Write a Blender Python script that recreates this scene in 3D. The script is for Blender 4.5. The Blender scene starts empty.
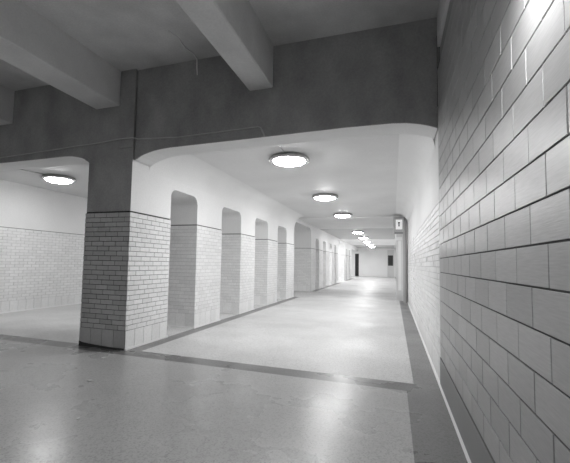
import bpy, bmesh, math, random
from mathutils import Vector, Matrix
random.seed(4)
C = bpy.context.scene.collection
sc = bpy.context.scene

# ------------------------------------------------------------ camera
cam_d = bpy.data.cameras.new('camera'); cam = bpy.data.objects.new('camera', cam_d); C.objects.link(cam)
FWD = Vector((-0.31944706, 0.94542465, 0.06423244)); RGT = Vector((0.94760076, 0.31889184, 0.01899464))
UPV = RGT.cross(FWD)
m = Matrix((RGT, UPV, -FWD)).transposed().to_4x4(); m.translation = (0, 0, 1.3)
cam.matrix_world = m
cam_d.sensor_fit = 'HORIZONTAL'; cam_d.sensor_width = 36
cam_d.lens = 370.8 / 570 * 36
cam_d.shift_x = (285 - 268.2) / 570; cam_d.shift_y = (238.8 - 231.5) / 570
cam_d.clip_start = 0.05; cam_d.clip_end = 200
sc.camera = cam

# ------------------------------------------------------------ world, light levels, exposure
w = bpy.data.worlds.new('world'); sc.world = w; w.use_nodes = True
w.node_tree.nodes['Background'].inputs[0].default_value = (1, 1, 1, 1)
w.node_tree.nodes['Background'].inputs[1].default_value = 0.02
sc.view_settings.view_transform = 'Standard'; sc.view_settings.look = 'None'
sc.view_settings.exposure = 0.0; sc.view_settings.gamma = 1; sc.view_settings.use_curve_mapping = False
LAMP = 88.0          # diffuser radiance, corridors
LAMP_NEAR = 19.0     # diffuser radiance, the lamps of the near bay

LAMP_WALL = 450.0     # globe of the bracket lamp on the block wall

# ------------------------------------------------------------ dimensions
XR = 0.483; Y0 = 4.485; XP = -3.662; XPL = -4.50; XL = -8.66
ZW = 2.01; ZB = 0.276; ZC = 3.12; ZT = 4.18; YE = 42.0; YB = -4.0

# ------------------------------------------------------------ materials
def mat(name, col, rough=0.6, spec=0.5):
    M = bpy.data.materials.new(name); M.use_nodes = True
    b = M.node_tree.nodes['Principled BSDF']
    b.inputs['Base Color'].default_value = (col, col, col, 1)
    b.inputs['Roughness'].default_value = rough
    b.inputs['Specular IOR Level'].default_value = spec
    return M
def N(M, t, **kw):
    n = M.node_tree.nodes.new(t)
    for k, v in kw.items(): setattr(n, k, v)
    return n
def lk(M, a, b): M.node_tree.links.new(a, b)
def ramp(M, src, stops):
    r = N(M, 'ShaderNodeValToRGB'); e = r.color_ramp.elements
    while len(e) < len(stops): e.new(0.5)
    for k, (p, c) in enumerate(stops): e[k].position = p; e[k].color = (c, c, c, 1)
    lk(M, src, r.inputs[0]); return r
def coords(M, scale):
    g = N(M, 'ShaderNodeNewGeometry'); mp = N(M, 'ShaderNodeMapping'); mp.inputs['Scale'].default_value = scale
    lk(M, g.outputs['Position'], mp.inputs['Vector']); return mp.outputs[0]
def mul(M, a, b):
    x = N(M, 'ShaderNodeMix', data_type='RGBA', blend_type='MULTIPLY'); x.inputs[0].default_value = 1
    lk(M, a, x.inputs[6]); lk(M, b, x.inputs[7]); return x.outputs[2]
def bump(M, h, strength, dist=0.01):
    b = N(M, 'ShaderNodeBump'); b.inputs['Strength'].default_value = strength; b.inputs['Distance'].default_value = dist
    lk(M, h, b.inputs['Height']); lk(M, b.outputs[0], M.node_tree.nodes['Principled BSDF'].inputs['Normal'])
def plastery(name, col, rough=0.6, var=0.12, sc1=1.6, spec=0.4, fine=0.06, stretch=(1, 1, 1)):
    M = mat(name, col, rough, spec); b = M.node_tree.nodes['Principled BSDF']
    n1 = N(M, 'ShaderNodeTexNoise'); n1.inputs['Scale'].default_value = sc1; n1.inputs['Detail'].default_value = 5
    lk(M, coords(M, stretch), n1.inputs['Vector'])
    n2 = N(M, 'ShaderNodeTexNoise'); n2.inputs['Scale'].default_value = 45; n2.inputs['Detail'].default_value = 3
    lk(M, coords(M, (1, 1, 1)), n2.inputs['Vector'])
    r1 = ramp(M, n1.outputs[0], [(0.3, col * (1 - var)), (0.7, col * (1 + var))])
    r2 = ramp(M, n2.outputs[0], [(0.3, 1 - fine), (0.7, 1.0)])
    lk(M, mul(M, r1.outputs[0], r2.outputs[0]), b.inputs['Base Color'])
    bump(M, n2.outputs[0], 0.15, 0.004)
    return M
def tiley(name, lo, hi, rough, spec=0.5, grain=0.05, streak=(1, 1, 1), bs=0.1, bscale=30):
    M = mat(name, hi, rough, spec); b = M.node_tree.nodes['Principled BSDF']
    g = N(M, 'ShaderNodeNewGeometry')
    r = ramp(M, g.outputs['Random Per Island'], [(0.0, lo), (1.0, hi)])
    n = N(M, 'ShaderNodeTexNoise'); n.inputs['Scale'].default_value = bscale; n.inputs['Detail'].default_value = 4
    lk(M, coords(M, streak), n.inputs['Vector'])
    r2 = ramp(M, n.outputs[0], [(0.3, 1 - 2 * grain), (0.7, 1.0)])
    lk(M, mul(M, r.outputs[0], r2.outputs[0]), b.inputs['Base Color'])
    bump(M, n.outputs[0], bs, 0.004)
    return M
def terrazzo(name, base, rough, spec=0.2):
    M = mat(name, base, rough, spec); b = M.node_tree.nodes['Principled BSDF']
    v = N(M, 'ShaderNodeTexVoronoi'); v.inputs['Scale'].default_value = 90; lk(M, coords(M, (1, 1, 1)), v.inputs['Vector'])
    bw = N(M, 'ShaderNodeRGBToBW'); lk(M, v.outputs['Color'], bw.inputs[0])
    r1 = ramp(M, bw.outputs[0], [(0.15, base * 0.74), (0.45, base), (0.85, base * 1.08)])
    n = N(M, 'ShaderNodeTexNoise'); n.inputs['Scale'].default_value = 1.1; n.inputs['Detail'].default_value = 6
    lk(M, coords(M, (1, 1, 1)), n.inputs['Vector'])
    r2 = ramp(M, n.outputs[0], [(0.35, 0.88), (0.65, 1.0)])
    lk(M, mul(M, r1.outputs[0], r2.outputs[0]), b.inputs['Base Color'])
    rr = ramp(M, n.outputs[0], [(0.3, rough * 1.25), (0.7, rough * 0.85)]); lk(M, rr.outputs[0], b.inputs['Roughness'])
    n3 = N(M, 'ShaderNodeTexNoise'); n3.inputs['Scale'].default_value = 9; lk(M, coords(M, (1, 1, 1)), n3.inputs['Vector'])
    bump(M, n3.outputs[0], 0.06, 0.01)
    return M
def glow(name, strength, col=1.0):
    M = mat(name, 0.9, 0.5); b = M.node_tree.nodes['Principled BSDF']
    b.inputs['Emission Color'].default_value = (col, col, col, 1); b.inputs['Emission Strength'].default_value = strength
    return M

M_white = plastery('painted plaster', 0.82, 0.55, 0.03, 1.2)
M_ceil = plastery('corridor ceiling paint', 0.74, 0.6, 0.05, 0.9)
M_ceil_lit = plastery('ceiling paint lightened as lit', 0.93, 0.6, 0.03, 0.9)  # lightened to stand for lamplight on the ceiling at the crossings
M_ceil_dim = plastery('ceiling paint darkened as dim', 0.60, 0.6, 0.03, 0.9)  # darkened to stand for the dimmer ceiling between crossings
M_white_lit = plastery('end wall plaster lightened as lit', 0.95, 0.55, 0.02, 1.2)  # plaster lightened in place of more light at the far end
M_conc = plastery('bare concrete', 0.39, 0.8, 0.22, 2.2, 0.3, 0.16, (1, 1, 0.6))
M_conc_c = plastery('concrete slab', 0.70, 0.8, 0.22, 1.3, 0.3, 0.1)
M_beam = plastery('painted concrete beam', 0.78, 0.75, 0.08, 2.0, 0.3, 0.08)
M_brick = tiley('glazed brick', 0.80, 0.88, 0.28)
M_brick_r = tiley('wall glazed brick', 0.78, 0.86, 0.42, 0.4)
M_brick_unlit = tiley('glazed brick darkened as unlit', 0.47, 0.58, 0.35)  # same tile as the piers, darkened for the pillar's unlit front
M_block = tiley('glazed block', 0.34, 0.43, 0.33, 0.35, 0.08, (2.5, 2.5, 40), 0.16, 4.0)
M_mort = plastery('mortar', 0.56, 0.9, 0.1)
M_mort_d = plastery('dark mortar', 0.10, 0.9, 0.1)
M_joint = mat('dark joint', 0.05, 0.9)
M_bead = mat('pale cove bead', 0.85, 0.35)
M_cove = plastery('dark cove base', 0.16, 0.3, 0.1)
M_floor = terrazzo('pale terrazzo', 0.58, 0.42)
M_band = terrazzo('dark terrazzo', 0.23, 0.42)
M_floor_dim = terrazzo('pale polished terrazzo dimmed', 0.43, 0.27, 0.28)  # corridor terrazzo, smoother; colour darkened for the dimly lit near bay
M_band_dim = terrazzo('dark polished terrazzo dimmed', 0.17, 0.27, 0.28)  # band colour darkened likewise to stand for the weaker near light
M_glow = glow('lamp diffuser', LAMP); M_glow_n = glow('near lamp diffuser', LAMP_NEAR); M_glow_l = glow('left hall diffuser', LAMP * 0.55); M_glow_boost = glow('far hall boost diffuser', LAMP * 2.2); M_glow_w = glow('wall lamp globe', LAMP_WALL)  # far hall diffusers boosted above the corridor lamps to lift the far end
M_rim = mat('lamp rim metal', 0.5, 0.4); M_rim.node_tree.nodes['Principled BSDF'].inputs['Metallic'].default_value = 0.7
M_metal = plastery('booth metal', 0.75, 0.4, 0.04); M_metal_f = mat('booth frame metal', 0.45, 0.4); M_metal_d = mat('booth dark metal', 0.25, 0.4)
M_glass_lit = mat('booth pale panel', 0.92, 0.3); M_sign = glow('sign face', 0.3)
M_ink = mat('sign ink', 0.03, 0.6)
M_dark = mat('dark opening', 0.03, 0.7); M_darkglass = mat('dark glass', 0.04, 0.15)
M_wire = mat('painted conduit', 0.55, 0.5); M_wire_g = plastery('grey conduit', 0.55, 0.6, 0.1)
M_paper = mat('paper scrap', 0.75, 0.8)

# ------------------------------------------------------------ mesh helpers
def obj(name, bm, mats, parent=None, smooth=False):
    me = bpy.data.meshes.new(name)
    bmesh.ops.recalc_face_normals(bm, faces=bm.faces)
    bm.to_mesh(me); bm.free()
    for x in (mats if isinstance(mats, (list, tuple)) else [mats]): me.materials.append(x)
    if smooth:
        for p in me.polygons: p.use_smooth = True
    o = bpy.data.objects.new(name, me); C.objects.link(o)
    if parent is not None: o.parent = parent
    return o
def tag(o, label, cat, group=None):
    o['label'] = label; o['category'] = cat
    if group: o['group'] = group
    return o
def thing(name, label, cat, loc=(0, 0, 0), group=None):
    o = bpy.data.objects.new(name, None); C.objects.link(o); o.location = loc; o.empty_display_size = 0.1
    return tag(o, label, cat, group)
def struct(name, bm, mats, parent=None):
    o = obj(name, bm, mats, parent)
    if parent is None: o['kind'] = 'structure'
    return o
def box(bm, a, b, mi=0):
    x0, y0, z0 = a; x1, y1, z1 = b
    v = [bm.verts.new(p) for p in ((x0, y0, z0), (x1, y0, z0), (x1, y1, z0), (x0, y1, z0), (x0, y0, z1), (x1, y0, z1), (x1, y1, z1), (x0, y1, z1))]
    for f in ((0, 3, 2, 1), (4, 5, 6, 7), (0, 1, 5, 4), (1, 2, 6, 5), (2, 3, 7, 6), (3, 0, 4, 7)):
        bm.faces.new([v[i] for i in f]).material_index = mi
    return bm
def prism(bm, pts, lo, hi, axis='y', mi=0):
    """outline pts (u, z) extruded along an axis"""
    def P(u, z, t): return (u, t, z) if axis == 'y' else (t, u, z)
    A = [bm.verts.new(P(u, z, lo)) for u, z in pts]; B = [bm.verts.new(P(u, z, hi)) for u, z in pts]
    bm.faces.new(A).material_index = mi; bm.faces.new(B[::-1]).material_index = mi
    n = len(pts)
    for i in range(n):
        bm.faces.new((A[i], B[i], B[(i + 1) % n], A[(i + 1) % n])).material_index = mi
    return bm
def lathe(bm, prof, c=(0, 0, 0), n=40, mi=0):
    rings = []
    for r, z in prof:
        if r < 1e-6: rings.append([bm.verts.new((c[0], c[1], c[2] + z))])
        else: rings.append([bm.verts.new((c[0] + r * math.cos(2 * math.pi * k / n), c[1] + r * math.sin(2 * math.pi * k / n), c[2] + z)) for k in range(n)])
    for a, b in zip(rings, rings[1:]):
        for k in range(n):
            k2 = (k + 1) % n
            q = [a[k % len(a)], b[k % len(b)]] + ([b[k2]] if len(b) > 1 else []) + ([a[k2]] if len(a) > 1 else [])
            if len(q) > 2: bm.faces.new(q).material_index = mi
    return bm
def tube(bm, pts, r, n=8):
    pts = [Vector(p) for p in pts]; prev = None
    for i, p in enumerate(pts):
        t = (pts[min(i + 1, len(pts) - 1)] - pts[max(i - 1, 0)]).normalized()
        a = t.orthogonal().normalized() if prev is None else (prev[1] - t * prev[1].dot(t)).normalized()
        bb = t.cross(a)
        ring = [bm.verts.new(p + a * r * math.cos(2 * math.pi * k / n) + bb * r * math.sin(2 * math.pi * k / n)) for k in range(n)]
        if prev: 
            for k in range(n): bm.faces.new((prev[0][k], prev[0][(k + 1) % n], ring[(k + 1) % n], ring[k]))
        else: bm.faces.new(ring)
        prev = (ring, a)
    bm.faces.new(prev[0][::-1]); return bm
def tile(bm, o, u, n, a, b, z0, z1, d, e, mi=0, tilt=0.0):
    """one raised tile on the plane through o with directions u (along), z up, n outwards"""
    U, Nn = Vector(u), Vector(n); Z = Vector((0, 0, 1)); O = Vector(o)
    base = [(a, z0), (b, z0), (b, z1), (a, z1)]
    t = [random.uniform(-tilt, tilt) for _ in range(3)]
    lo = [bm.verts.new(O + U * x + Z * z) for x, z in base]
    mid = [bm.verts.new(O + U * x + Z * z + Nn * (d - e)) for x, z in base]
    e = min(e, (b - a) * .3)
    q = [(a + e, z0 + e), (b - e, z0 + e), (b - e, z1 - e), (a + e, z1 - e)]
    cx, cz = (a + b) / 2, (z0 + z1) / 2
    top = [bm.verts.new(O + U * x + Z * z + Nn * (d + (x - cx) * t[0] + (z - cz) * t[1])) for x, z in q]
    flip = U.cross(Z).dot(Nn) < 0
    def F(vs): bm.faces.new(vs[::-1] if flip else vs).material_index = mi
    F(top)
    for i in range(4):
        j = (i + 1) % 4
        F([mid[i], mid[j], top[j], top[i]]); F([lo[i], lo[j], mid[j], mid[i]])
def courses(bm, o, u, n, U, z0, z1, ncourse, L, gap, d, e, phase=(0.0, 0.5), mi=0, tilt=0.0):
    h = (z1 - z0) / ncourse
    for k in range(ncourse):
        x = (phase[k % len(phase)] - 1) * L
        while x < U:
            a = max(x + gap / 2, 0.0 if x < 0 else x + gap / 2); b = min(x + L - gap / 2, U)
            if b - a > gap: tile(bm, o, u, n, a, b, z0 + k * h + gap / 2, z0 + (k + 1) * h - gap / 2, d, e, mi, tilt)
            x += L
def soldiers(bm, o, u, n, U, z0, z1, L, gap, d, e, mi=0):
    k = max(1, round(U / L)); L = U / k
    for i in range(k): tile(bm, o, u, n, i * L + gap / 2 * (i > 0), (i + 1) * L - gap / 2 * (i < k - 1), z0, z1 - gap / 2, d, e, mi)

# ------------------------------------------------------------ floor (terrazzo with dark bands set flush)
bm = bmesh.new()
up = lambda x: 4.48 - 0.022 * x; low = lambda x: up(x) - 0.28
def q4(pts, mi): bm.faces.new([bm.verts.new((x, y, 0)) for x, y in pts]).material_index = mi
xa, xb = XL - 0.1, XR + 0.2
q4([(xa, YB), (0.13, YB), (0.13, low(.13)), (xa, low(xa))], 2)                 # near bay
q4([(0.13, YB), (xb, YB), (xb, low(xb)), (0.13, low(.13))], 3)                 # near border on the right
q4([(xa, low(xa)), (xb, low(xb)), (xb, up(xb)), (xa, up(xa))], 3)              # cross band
q4([(0.21, up(.21)), (xb, up(xb)), (xb, YE + 2), (0.21, YE + 2)], 1)           # far border on the right
S0, S1 = XP, -3.43
q4([(S1, up(S1)), (0.21, up(.21)), (0.21, YE + 2), (S1, YE + 2)], 0)           # corridor
ys = [(None, 14.05, 1), (14.05, 17.2, 0), (17.2, 26.5, 1), (26.5, 29.6, 0), (29.6, 35.9, 1), (35.9, YE + 2, 0)]
for a, b, k in ys:
    q4([(S0, up(S0) if a is None else a), (S1, up(S1) if a is None else a), (S1, b), (S0, b)], k)
q4([(xa, up(xa)), (S0, up(S0)), (S0, YE + 2), (xa, YE + 2)], 0)                # left hall
r = bmesh.ops.extrude_face_region(bm, geom=bm.faces[:])
for v in [x for x in r['geom'] if isinstance(x, bmesh.types.BMVert)]: v.co.z -= 0.12
struct('floor', bm, [M_floor, M_band, M_floor_dim, M_band_dim])

# ------------------------------------------------------------ ceilings
bm = bmesh.new(); box(bm, (XL, YB, ZT), (XR + 0.1, Y0 + 0.42, ZT + 0.15)); struct('ceiling', bm, M_conc_c)
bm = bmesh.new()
segs = [(Y0 + 0.42, 14.6, 0), (14.6, 19.2, 1), (19.2, 27.6, 2), (27.6, 35.9, 1), (35.9, YE + .3, 2)]  # zone colours paint in brightly lit crossings and dimmer stretches
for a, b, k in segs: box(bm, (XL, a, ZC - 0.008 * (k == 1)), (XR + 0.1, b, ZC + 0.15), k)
struct('ceiling', bm, [M_ceil, M_ceil_lit, M_ceil_dim])

# rounded coves where the corridor ceiling meets its side walls
def cove(name, x, z0, x1, y0, y1, k):
    t = bmesh.new(); n = 28; sgn = 1 if x1 < x else -1; w_, h_ = abs(x - x1), ZC - z0
    line = [(x - sgn * (w_ * (1 - math.cos(math.pi / 2 * i / n))), z0 + h_ * math.sin(math.pi / 2 * i / n)) for i in range(n + 1)]
    prism(t, line + [(x, ZC + .004), (x + sgn * .03, ZC + .004), (x + sgn * .03, z0)], y0, y1)
    struct(name, t, M_white)
cove('trim_2', XR + 0.0115, 2.72, XR - 0.40, Y0 + 0.42, YE, 0)
cove('trim_3', XP - 0.0125, 2.70, XP + 0.40, Y0 + 0.42, 14.0, 1)

# ------------------------------------------------------------ right wall
GAP = 0.008
bm = bmesh.new()                                       # near bay: large glazed blocks nearly to the ceiling
box(bm, (XR + 0.005, YB, 0), (XR + 0.25, Y0 + 0.0, 3.52), 0)
box(bm, (XR + 0.03, YB, 3.52), (XR + 0.25, Y0, 3.80), 2)
box(bm, (XR + 0.0, YB, 3.80), (XR + 0.25, Y0, ZT), 3)
zb = 0.315
courses(bm, (XR + 0.005, YB, 0), (0, 1, 0), (-1, 0, 0), 8.425, zb, 3.517, 21, 0.332, GAP, 0.005, 0.001, (0.42, 0.90), 1, 0.004)
box(bm, (XR, Y0 - 0.058, zb), (XR + 0.02, Y0, 3.52), 1)  # plain corner strip at the end of the blocks
struct('wall_right', bm, [M_mort_d, M_block, M_conc, M_beam])
bm = bmesh.new()                                       # corridor: small glazed brick to shoulder height
box(bm, (XR + 0.008, Y0, 0), (XR + 0.25, YE, ZW), 0)
box(bm, (XR + 0.012, Y0, ZW + 0.022), (XR + 0.25, YE, ZC), 2)
box(bm, (XR + 0.03, Y0, ZW), (XR + 0.25, YE, ZW + 0.022), 3)
courses(bm, (XR + 0.008, Y0, 0), (0, 1, 0), (-1, 0, 0), YE - Y0, ZB, ZW, 24, 0.222, 0.007, 0.008, 0.002, (0.0, 0.5), 1, 0.035)
soldiers(bm, (XR + 0.008, Y0, 0), (0, 1, 0), (-1, 0, 0), YE - Y0, 0.02, ZB, 0.21, 0.006, 0.008, 0.002, 1)
struct('wall_right_corridor', bm, [M_mort, M_brick_r, M_white, M_joint])
bm = bmesh.new(); box(bm, (XR - 0.006, YB, 0.03), (XR + 0.012, Y0, zb - 0.004)); struct('baseboard_right', bm, M_cove)
bm = bmesh.new(); prism(bm, [(XR - 0.018, 0), (XR + .01, 0), (XR + .01, 0.028), (XR - 0.008, 0.028), (XR - 0.015, 0.014)], YB, YE, 'y')
struct('trim_1', bm, M_bead)

# ------------------------------------------------------------ left wall of the far hall
bm = bmesh.new()
box(bm, (XL - 0.25, YB, 0), (XL, YE, ZW), 0); box(bm, (XL - 0.25, YB, ZW + 0.012), (XL - 0.002, YE, ZT), 2); box(bm, (XL - 0.25, YB, ZW), (XL - 0.02, YE, ZW + .012), 3)
courses(bm, (XL, YB, 0), (0, 1, 0), (1, 0, 0), 26, ZB, ZW, 24, 0.222, 0.007, 0.008, 0.002, (0.0, 0.5), 1)
soldiers(bm, (XL, YB, 0), (0, 1, 0), (1, 0, 0), 26, 0.02, ZB, 0.21, 0.006, 0.008, 0.002, 1)
struct('wall_left', bm, [M_mort, M_brick, M_white, M_joint])
bm = bmesh.new(); box(bm, (XL, Y0 + .4, 0), (XL + 0.022, YE, 0.03)); struct('baseboard_left', bm, M_bead)

# ------------------------------------------------------------ end walls
bm = bmesh.new()
box(bm, (XL, YE, 0), (-4.01, YE + 0.3, ZC)); box(bm, (-4.01, YE, 2.48), (-3.60, YE + 0.3, ZC)); box(bm, (-3.60, YE, 0), (-0.60, YE + 0.3, ZC))
box(bm, (-0.60, YE, 2.90), (0.06, YE + 0.3, ZC)); box(bm, (0.06, YE, 0), (XR + .1, YE + 0.3, ZC))
struct('wall_back', bm, M_white_lit)
bm = bmesh.new(); box(bm, (XL, YB - 0.2, 0), (XR + .2, YB, ZT)); struct('wall_front', bm, M_conc_c)
bm = bmesh.new()
box(bm, (-4.01, YE + 0.16, 0.03), (-3.60, YE + 0.22, 2.48)); box(bm, (-4.01, YE + .1, 1.0), (-3.9, YE + .16, 1.04))
struct('door_1', bm, M_dark)
bm = bmesh.new()
box(bm, (-0.60, YE + 0.02, 0.0), (-0.54, YE + 0.1, 2.90)); box(bm, (-0.02, YE + .02, 0), (0.06, YE + .1, 2.90)); box(bm, (-0.54, YE + .02, 2.33), (-0.02, YE + .1, 2.9)); box(bm, (-0.54, YE + .03, 0), (-0.02, YE + .08, 1.22))
for z in (0.3, 0.6, 0.9): box(bm, (-0.5, YE + .01, z), (-0.06, YE + .03, z + .02))
d = struct('door_2', bm, M_metal)
bm = bmesh.new(); box(bm, (-0.54, YE + .05, 1.22), (-0.02, YE + .07, 2.33)); obj('pane', bm, M_darkglass, d)

# ------------------------------------------------------------ row of tiled piers
SPR = 2.42          # height where the piers end and the arched wall begins
def pier_parts(root, Lx, Ly, ztop, front_mats, joint_front=True, real_front=True):
    """pier with origin at its near right foot: x from -Lx to 0, y from 0 to Ly"""
    core = bmesh.new(); box(core, (-Lx + .008, 0.008, 0), (-0.008, Ly - .008, ZW)); obj('core', core, [M_mort_d if front_mats[2] else M_mort], root)
    faces = [((-Lx, 0.008, 0), (1, 0, 0), (0, -1, 0), Lx, 1), ((-0.008, 0, 0), (0, 1, 0), (1, 0, 0), Ly, 0),
             ((-Lx, Ly - .008, 0), (1, 0, 0), (0, 1, 0), Lx, 0), ((-Lx + .008, 0, 0), (0, 1, 0), (-1, 0, 0), Ly, 0)]
    bt = bmesh.new(); bs = bmesh.new()
    for o, u, n, U, fr in faces:
        courses(bt, o, u, n, U, ZB, ZW - .004, 24, 0.222, 0.0085 if (fr and front_mats[2]) else 0.007, 0.008, 0.002, (0.15, 0.65, 0.3, 0.8), fr, 0.004)
        soldiers(bs, o, u, n, U, 0.026, ZB, 0.21, 0.007, 0.008, 0.002, fr)
    obj('tile_facing', bt, [M_brick, front_mats[0]], root); obj('base_course', bs, [M_brick, front_mats[0]], root)
    pl = bmesh.new(); e = 0.012
    box(pl, (-Lx + e, e, ZW + .018), (-e, Ly, ztop))
    pl.faces.ensure_lookup_table()
    for f in pl.faces:
        if f.calc_center_median().y < e + 1e-4: f.material_index = 1
    obj('plaster_shaft', pl, [M_white, front_mats[1]], root)
    jt = bmesh.new(); box(jt, (-Lx + .014, .014, ZW - .006), (-.014, Ly - .014, ZW + .016)); obj('shadow_joint', jt, M_joint, root)
def bead(root, Lx, Ly, front=True):
    b = bmesh.new(); r = 0.016
    if front: box(b, (-Lx - r, -r, 0), (r, 0.01, 0.026))
    box(b, (-.01, 0.01 if front else 0.0, 0), (r, Ly + r, 0.026)); obj('floor_bead', b, M_bead, root)
pil = thing('pillar', 'large tiled square pillar at the front left, with dark concrete top', 'pillar', (XP, Y0, 0))
pier_parts(pil, XP - XPL, 5.535 - Y0, 2.80, (M_brick_unlit, M_conc, True))
bead(pil, XP - XPL, 5.535 - Y0, False)
b = bmesh.new(); prism(b, [(-0.836, 0.0), (-0.10, 0.0), (-0.18, 0.012), (-0.32, 0.030), (-0.60, 0.042), (-0.78, 0.058), (-0.836, 0.075)], -0.0045, 0.02, 'y'); obj('broken_gap', b, M_joint, pil)

PW = XP - XPL
proto = thing('pier', 'x', 'pier', (XP, 6.45, 0), 'tiled piers along the left side of the corridor')
pier_parts(proto, PW, 1.1, SPR, (M_brick, M_white, False)); bead(proto, PW, 1.1)
spots = [(6.45, 1.12), (8.68, 1.03), (10.83, 1.03), (12.95, 1.10), (17.2, 1.05), (19.2, 1.08), (21.3, 1.25), (23.5, 1.0), (25.45, 1.05), (29.6, 1.1), (31.75, 1.1), (33.9, 1.1)]
ordn = ['white tiled pier just behind the large front pillar, first of the row', 'second white tiled pier behind the large front pillar', 'third white tiled pier of the row, between the second and third arches',
        'fourth white tiled pier, last one before the wide cross opening', 'pier on the far side of the wide cross opening, showing a wide tiled face', 'far pier, second past the wide cross opening',
        'far pier, third past the wide cross opening', 'far pier, fourth past the wide cross opening', 'far pier, fifth past the wide cross opening, before the second gap', 'distant pier, first past the second gap in the row',
        'distant pier, middle one of the last three in the row', 'most distant pier of the row, nearest the end wall']
for i, (y, ln) in enumerate(spots):
    if i == 0: r = proto
    else:
        r = proto.copy(); C.objects.link(r)
        for ch in list(proto.children):
            c = ch.copy(); C.objects.link(c); c.parent = r
    r.location = (XP, y, 0); r.scale = (1, ln / 1.1, 1); r['label'] = ordn[i]
# the fifth pier is wide: a tiled screen wall closes the cross passage beside it
bm = bmesh.new(); xs0, xs1 = -8.66, XPL - 0.02
box(bm, (xs0, 17.208, 0), (xs1, 17.5, ZW), 0); box(bm, (xs0, 17.212, ZW + .012), (xs1, 17.5, ZC), 2); box(bm, (xs0, 17.23, ZW), (xs1, 17.5, ZW + .012), 3)
courses(bm, (xs0, 17.208, 0), (1, 0, 0), (0, -1, 0), xs1 - xs0, ZB, ZW, 24, 0.222, 0.007, 0.008, 0.002, (0.0, 0.5), 1)
soldiers(bm, (xs0, 17.208, 0), (1, 0, 0), (0, -1, 0), xs1 - xs0, 0.02, ZB, 0.21, 0.006, 0.008, 0.002, 1)
struct('wall_cross_passage', bm, [M_mort, M_brick, M_white, M_joint])

# wall over the piers with round-cornered openings
def notch(y0, y1, zs, zt, r):
    pts = []; n = 8; h = zt - zs
    for k in range(n + 1):
        a = math.pi / 2 * k / n; pts.append((y0 + r * (1 - math.cos(a)), zs + h * math.sin(a)))
    for k in range(n + 1):
        a = math.pi / 2 * (1 - k / n); pts.append((y1 - r * (1 - math.cos(a)), zs + h * math.sin(a)))
    return pts
ZS2 = ZC
bm = bmesh.new(); e = 0.012
edges = [(5.535, 5.535)] + [(y, y + l) for y, l in spots]
pts = [(Y0 + 0.42, ZC), (Y0 + 0.42, 2.80), (5.535, 2.80), (5.535, SPR)]
for (a0, a1), (b0, b1) in zip(edges, edges[1:]):
    wide = b0 - a1 > 2
    pts += notch(a1, b0, 2.60 if wide else SPR + .001, 2.95 if wide else 2.56, 0.35 if wide else 0.16)
    if wide: pts += [(b0, SPR)]
    else: pts[-1] = (b0, SPR)
    pts += [(b1, SPR)]
pts += [(35.0, 2.75), (YE, 2.75), (YE, ZC)]
prism(bm, pts, XPL + e, XP - e, 'x')
struct('wall_arcade', bm, M_white)

# ------------------------------------------------------------ girder over the openings
g = thing('girder', 'deep dark concrete girder with arched soffit crossing above the pillar', 'girder', (XP, Y0, 2.8))
def W(o): o.location = (-XP, -Y0, -2.8)   # geometry below is written in world units
bm = bmesh.new(); d = 0.04
right = [(XP, 2.79), (-3.622, 2.803), (-3.56, 2.838), (-3.484, 2.867), (-3.33, 2.905), (-3.2, 2.922), (-3.046, 2.933), (-1.6, 2.955), (-.566, 2.976), (0.0, 2.972), (.15, 2.960), (.294, 2.931), (.4, 2.899), (XR, 2.865)]
prism(bm, right + [(XR, ZT), (XP, ZT)], Y0 + d, Y0 + 0.42)
left = [(XL, 2.80), (-8.3, 2.92), (-5.5, 2.932), (-4.978, 2.937), (-4.85, 2.93), (-4.747, 2.912), (-4.65, 2.89), (-4.58, 2.865), (-4.53, 2.83), (XPL + e, 2.80), (XP - e, 2.80)]
prism(bm, left + [(XP - e, ZT), (XL, ZT)], Y0 + e, Y0 + 0.42)
bm.normal_update()
for f in bm.faces:                                                      # corridor-side faces carry the corridor's white paint
    if f.calc_center_median().y > Y0 + 0.41 or (abs(f.normal.z) > .5 and f.calc_center_median().z < 3.0): f.material_index = 1
o = obj('web', bm, [M_conc, M_white], g); W(o)
bm = bmesh.new()
def edge_strip(line, y):
    top = [(x, z + 0.045) for x, z in line][::-1]; prism(bm, line + top, y - 0.012, y + 0.01)
edge_strip(right[1:], Y0 + d); edge_strip(left[1:9], Y0 + e)
W(obj('soffit_edge_strip', bm, M_conc, g))
bm = bmesh.new(); box(bm, (-3.935, Y0 - .006, 2.98), (XP, Y0 + .02, ZT)); W(obj('pilaster', bm, M_conc, g))

# ------------------------------------------------------------ ceiling beams
def beam(x0, x1, z, label, z2=None):
    t = bmesh.new(); b = 0.012
    pts = [(x0, ZT), (x0, z + b), (x0 + b, z), (x1 - b, z if z2 is None else z2), (x1, (z if z2 is None else z2) + b), (x1, ZT)]
    prism(t, pts, YB, Y0 + (0.039 if x0 > XP else 0.011))
    return tag(obj('ceiling_beam', t, M_beam), label, 'beam', 'concrete beams under the near ceiling')
beam(-1.84, -1.505, 3.61, 'grey concrete ceiling beam at top centre, framing into the bare girder right of the pillar')
beam(-4.41, -3.955, 3.645, 'grey concrete ceiling beam crossing the top left corner and ending beside the pilaster')
beam(-6.60, -6.20, 3.60, 'short stub of ceiling beam seen at the far left edge')

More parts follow.
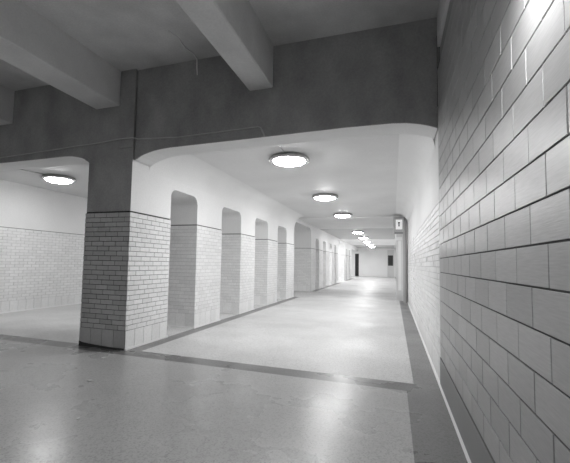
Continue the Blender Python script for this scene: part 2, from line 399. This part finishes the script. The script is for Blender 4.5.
# ------------------------------------------------------------ lamps
def lamp(x, y, z, label, group, glowm, first=[]):
    if first and first[0][1] is glowm:
        src = first[0][0]; r = src.copy(); C.objects.link(r)
        for ch in list(src.children): c = ch.copy(); C.objects.link(c); c.parent = r
        r.location = (x, y, z); r['label'] = label; r['group'] = group; return r
    r = thing('ceiling_lamp', label, 'lamp', (x, y, z), group)
    b = bmesh.new(); lathe(b, [(0.0, 0.0), (0.32, 0.0), (0.335, -0.022), (0.355, -0.050), (0.345, -0.068), (0.285, -0.076), (0.275, -0.06), (0.0, -0.058)])
    obj('rim', b, M_rim, r, True)
    b = bmesh.new(); lathe(b, [(0.278, -0.062), (0.274, -0.078), (0.245, -0.098), (0.19, -0.114), (0.10, -0.122), (0.0, -0.124)]); obj('diffuser', b, glowm, r, True)
    b = bmesh.new(); lathe(b, [(0.0, -0.120), (0.012, -0.122), (0.012, -0.132), (0.0, -0.136)], n=12); obj('finial', b, M_rim, r, True)
    first.insert(0, (r, glowm)); return r
GL = 'round ceiling lamps down the corridor'
lab = ['nearest and largest round ceiling lamp in the corridor, behind the girder', 'second round ceiling lamp down the corridor', 'third round ceiling lamp down the corridor, before the darker ceiling',
       'fourth round corridor lamp, first under the darker ceiling strip', 'fifth round ceiling lamp down the corridor', 'sixth round ceiling lamp down the corridor', 'seventh round ceiling lamp down the corridor, near the end', 'farthest small ceiling lamp before the end wall']
for (x, y), l in zip([(-1.70, 6.08), (-1.72, 9.75), (-1.73, 13.55), (-1.84, 20.9), (-1.87, 25.2), (-1.92, 29.7), (-1.95, 33.7), (-1.98, 38.0)], lab):
    lamp(x, y, ZC - (0.008 if 27.6 < y < 35.9 else 0), l, GL, M_glow)
lamp(-7.07, 6.25, ZC, 'round ceiling lamp in the side hall at far left, beyond the pillar', 'round ceiling lamps in the left hall', M_glow_l)
for y, l in ((9.9, 'second round lamp of the left hall, behind the first tiled piers'), (13.6, 'third round lamp of the left hall, beside the cross opening'), (22.0, 'unseen boosted round lamp of the left hall beyond the cross passage wall'), (28.2, 'added unseen lamp of the left hall beside the second gap, brightening the far end'), (37.0, 'added unseen lamp at the end of the left hall, brightening the end wall')):
    lamp(-6.5 if y < 20 else -5.6, y, ZC - (.008 if 27.6 < y < 35.9 else 0), l, 'round ceiling lamps in the left hall', M_glow_l if y < 20 else M_glow_boost)  # unseen far lamps, last two added, run extra bright to lift far end
NEAR = [(-0.32, 0.9), (-2.9, 0.2), (-5.3, 0.9)]
NL = ['round ceiling lamp of the near bay, above the glazed block wall', 'round ceiling lamp of the near bay, between the two long beams', 'round ceiling lamp of the near bay, left of the left beam']
for (x, y), l in zip(NEAR, NL): lamp(x, y, ZT, l, 'near bay ceiling lamps', M_glow_n)
# bracket lamp on the block wall, just outside the top right of the view
wl = thing('wall_lamp', 'small bracket lamp high on the glazed block wall beside the viewer', 'lamp', (XR, 1.20, 2.42))
b = bmesh.new(); box(b, (-0.03, -0.06, -0.08), (0.0, 0.06, 0.08)); obj('back_plate', b, M_rim, wl)
b = bmesh.new(); tube(b, [(-0.03, 0, -0.03), (-0.13, 0, -0.04), (-0.18, 0, -0.01), (-0.18, 0, 0.03)], 0.01); obj('bracket', b, M_rim, wl, True)
b = bmesh.new(); lathe(b, [(0, .03), (.03, .035), (.055, .06), (.065, .10), (.055, .14), (.03, .165), (0, .17)], (-0.18, 0, 0), 24); obj('globe', b, M_glow_w, wl, True)
b = bmesh.new(); lathe(b, [(0, .20), (.03, .20), (.07, .175), (.13, .06), (.124, .06), (.066, .168), (0, .19)], (-0.18, 0, 0), 24); obj('light_shield', b, M_rim, wl, True)  # opaque hood added to keep the lamp's light off beams and ceiling

# ------------------------------------------------------------ conduits
def cable(name, pts, r, label, m_, cat='conduit'):
    b = bmesh.new(); tube(b, pts, r); return tag(obj(name, b, m_, None, True), label, cat)
yc = Y0 - 0.006
cable('conduit', [(-7.6, yc, 2.99), (-6.433, yc, 3.016), (-5.6, yc, 3.045), (-4.758, yc, 3.079), (-4.2, yc, 3.10), (-3.95, yc - .02, 3.112), (-3.66, yc - .02, 3.112), (-3.6, yc + .025, 3.10), (-2.916, yc + .035, 3.068), (-1.945, yc + .035, 3.091), (-1.70, yc + .035, 3.10), (-1.66, yc + .03, 3.08), (-1.61, yc + .015, 2.99), (-1.60, yc + .015, 2.955)],
      0.010, 'thin conduit running along the girder face above the arches to the nearest lamp', M_wire_g)
cable('lamp_conduit', [(-1.63, Y0 + 0.43, 3.0), (-1.64, Y0 + .44, 3.09), (-1.64, Y0 + .5, ZC - .008), (-1.68, 5.5, ZC - .008), (-1.69, 5.78, ZC - .008)], 0.010, 'short conduit on the white ceiling joining girder and nearest corridor lamp', M_wire_g)
cable('lamp_conduit', [(-7.9, Y0 + .45, ZC - .008), (-7.30, 5.15, ZC - .008), (-7.12, 5.93, ZC - .008)], 0.010, 'short conduit on the ceiling leading to the left hall lamp', M_wire_g)
cable('ceiling_wire', [(-2.66, 3.82, ZT - .006), (-2.62, 3.98, ZT - .006), (-2.66, 4.20, ZT - .006), (-2.62, 4.36, ZT - .006), (-2.645, Y0 + .02, ZT - .012), (-2.65, Y0 + .033, 4.06), (-2.64, Y0 + .033, 3.95)], 0.009, 'crooked pale wire on the grey ceiling left of the centre beam, turning down the girder', M_bead, 'wire')

# ------------------------------------------------------------ booth against the right wall
k = thing('booth', 'tall narrow metal booth with square sign on its head, against the right wall', 'booth', (XR, 13.8, 0))
K = lambda x: x - XR
def kb(name, boxes, m_, par=k):
    b = bmesh.new()
    for a, c in boxes: box(b, (K(a[0]), a[1] - 13.8, a[2]), (K(c[0]), c[1] - 13.8, c[2]))
    return obj(name, b, m_, par)
kb('side_panel', [((0.40, 13.8, 0), (0.44, 14.6, 2.98)), ((0.44, 13.8, 0), (XR - .03, 13.86, 2.98))], M_metal_d)
kb('post', [((0.33, 13.8, 0.0), (0.40, 13.9, 2.46))], M_metal_f)
kb('post', [((0.015, 13.8, 2.25), (0.05, 13.9, 2.98))], M_metal_f)
kb('roof', [((0.015, 13.8, 2.95), (0.44, 14.6, 2.99))], M_metal_d)
kb('back_panel', [((0.10, 14.5, 0.0), (0.40, 14.58, 2.95))], M_metal)
kb('light_tube_cover', [((0.10, 13.84, 2.18), (0.29, 13.95, 2.29))], M_glass_lit)
dr = kb('door', [((0.13, 13.84, 0.30), (0.165, 13.88, 2.16)), ((0.265, 13.84, 0.30), (0.33, 13.88, 2.16)), ((0.165, 13.84, 0.30), (0.265, 13.88, 0.42))], M_metal)
b = bmesh.new(); box(b, (K(.165), .05, .42), (K(.265), .065, 2.16)); obj('pane', b, M_glass_lit, dr)
kb('lintel', [((0.05, 13.82, 2.41), (0.40, 13.95, 2.465))], M_metal_d)
s = kb('sign_box', [((0.05, 13.80, 2.465), (0.36, 13.95, 2.95))], M_metal_f)
b = bmesh.new(); box(b, (K(0.09), -0.012, 2.56), (K(0.30), 0.0, 2.90)); obj('sign_face', b, M_sign, s)
b = bmesh.new()                                                        # bell-like dark figure: round head over a flared body
prism(b, [(K(.195) + .034 * math.cos(t * math.pi / 8), 2.79 + .034 * math.sin(t * math.pi / 8)) for t in range(16)], -0.018, -0.012)
prism(b, [(K(.165), 2.66), (K(.225), 2.66), (K(.215), 2.69), (K(.212), 2.755), (K(.178), 2.755), (K(.175), 2.69)], -0.018, -0.012)
obj('sign_symbol', b, M_ink, s)

# ------------------------------------------------------------ scraps on the floor
for (x, y), l, sz in [((-3.62, 4.03), 'tiny paper scrap on the dark floor band at the foot of the pillar', .028), ((-3.08, 3.24), 'small dark-edged scrap on the floor in front of the pillar', .03), ((-2.43, 2.46), 'tiny pale scrap on the open floor nearest the camera at left', .016)]:
    b = bmesh.new(); n = 7
    rr = [sz * random.uniform(.6, 1.2) for _ in range(n)]
    prism(b, [(rr[i] * math.cos(2 * math.pi * i / n), rr[i] * math.sin(2 * math.pi * i / n)) for i in range(n)], 0, 0.006, 'y')
    for v in b.verts: v.co = Vector((v.co.x, v.co.z, v.co.y + abs(v.co.x) * .3))
    o = obj('paper_scrap', b, M_paper); o.location = (x, y, 0); tag(o, l, 'scrap', 'scraps lying on the floor')
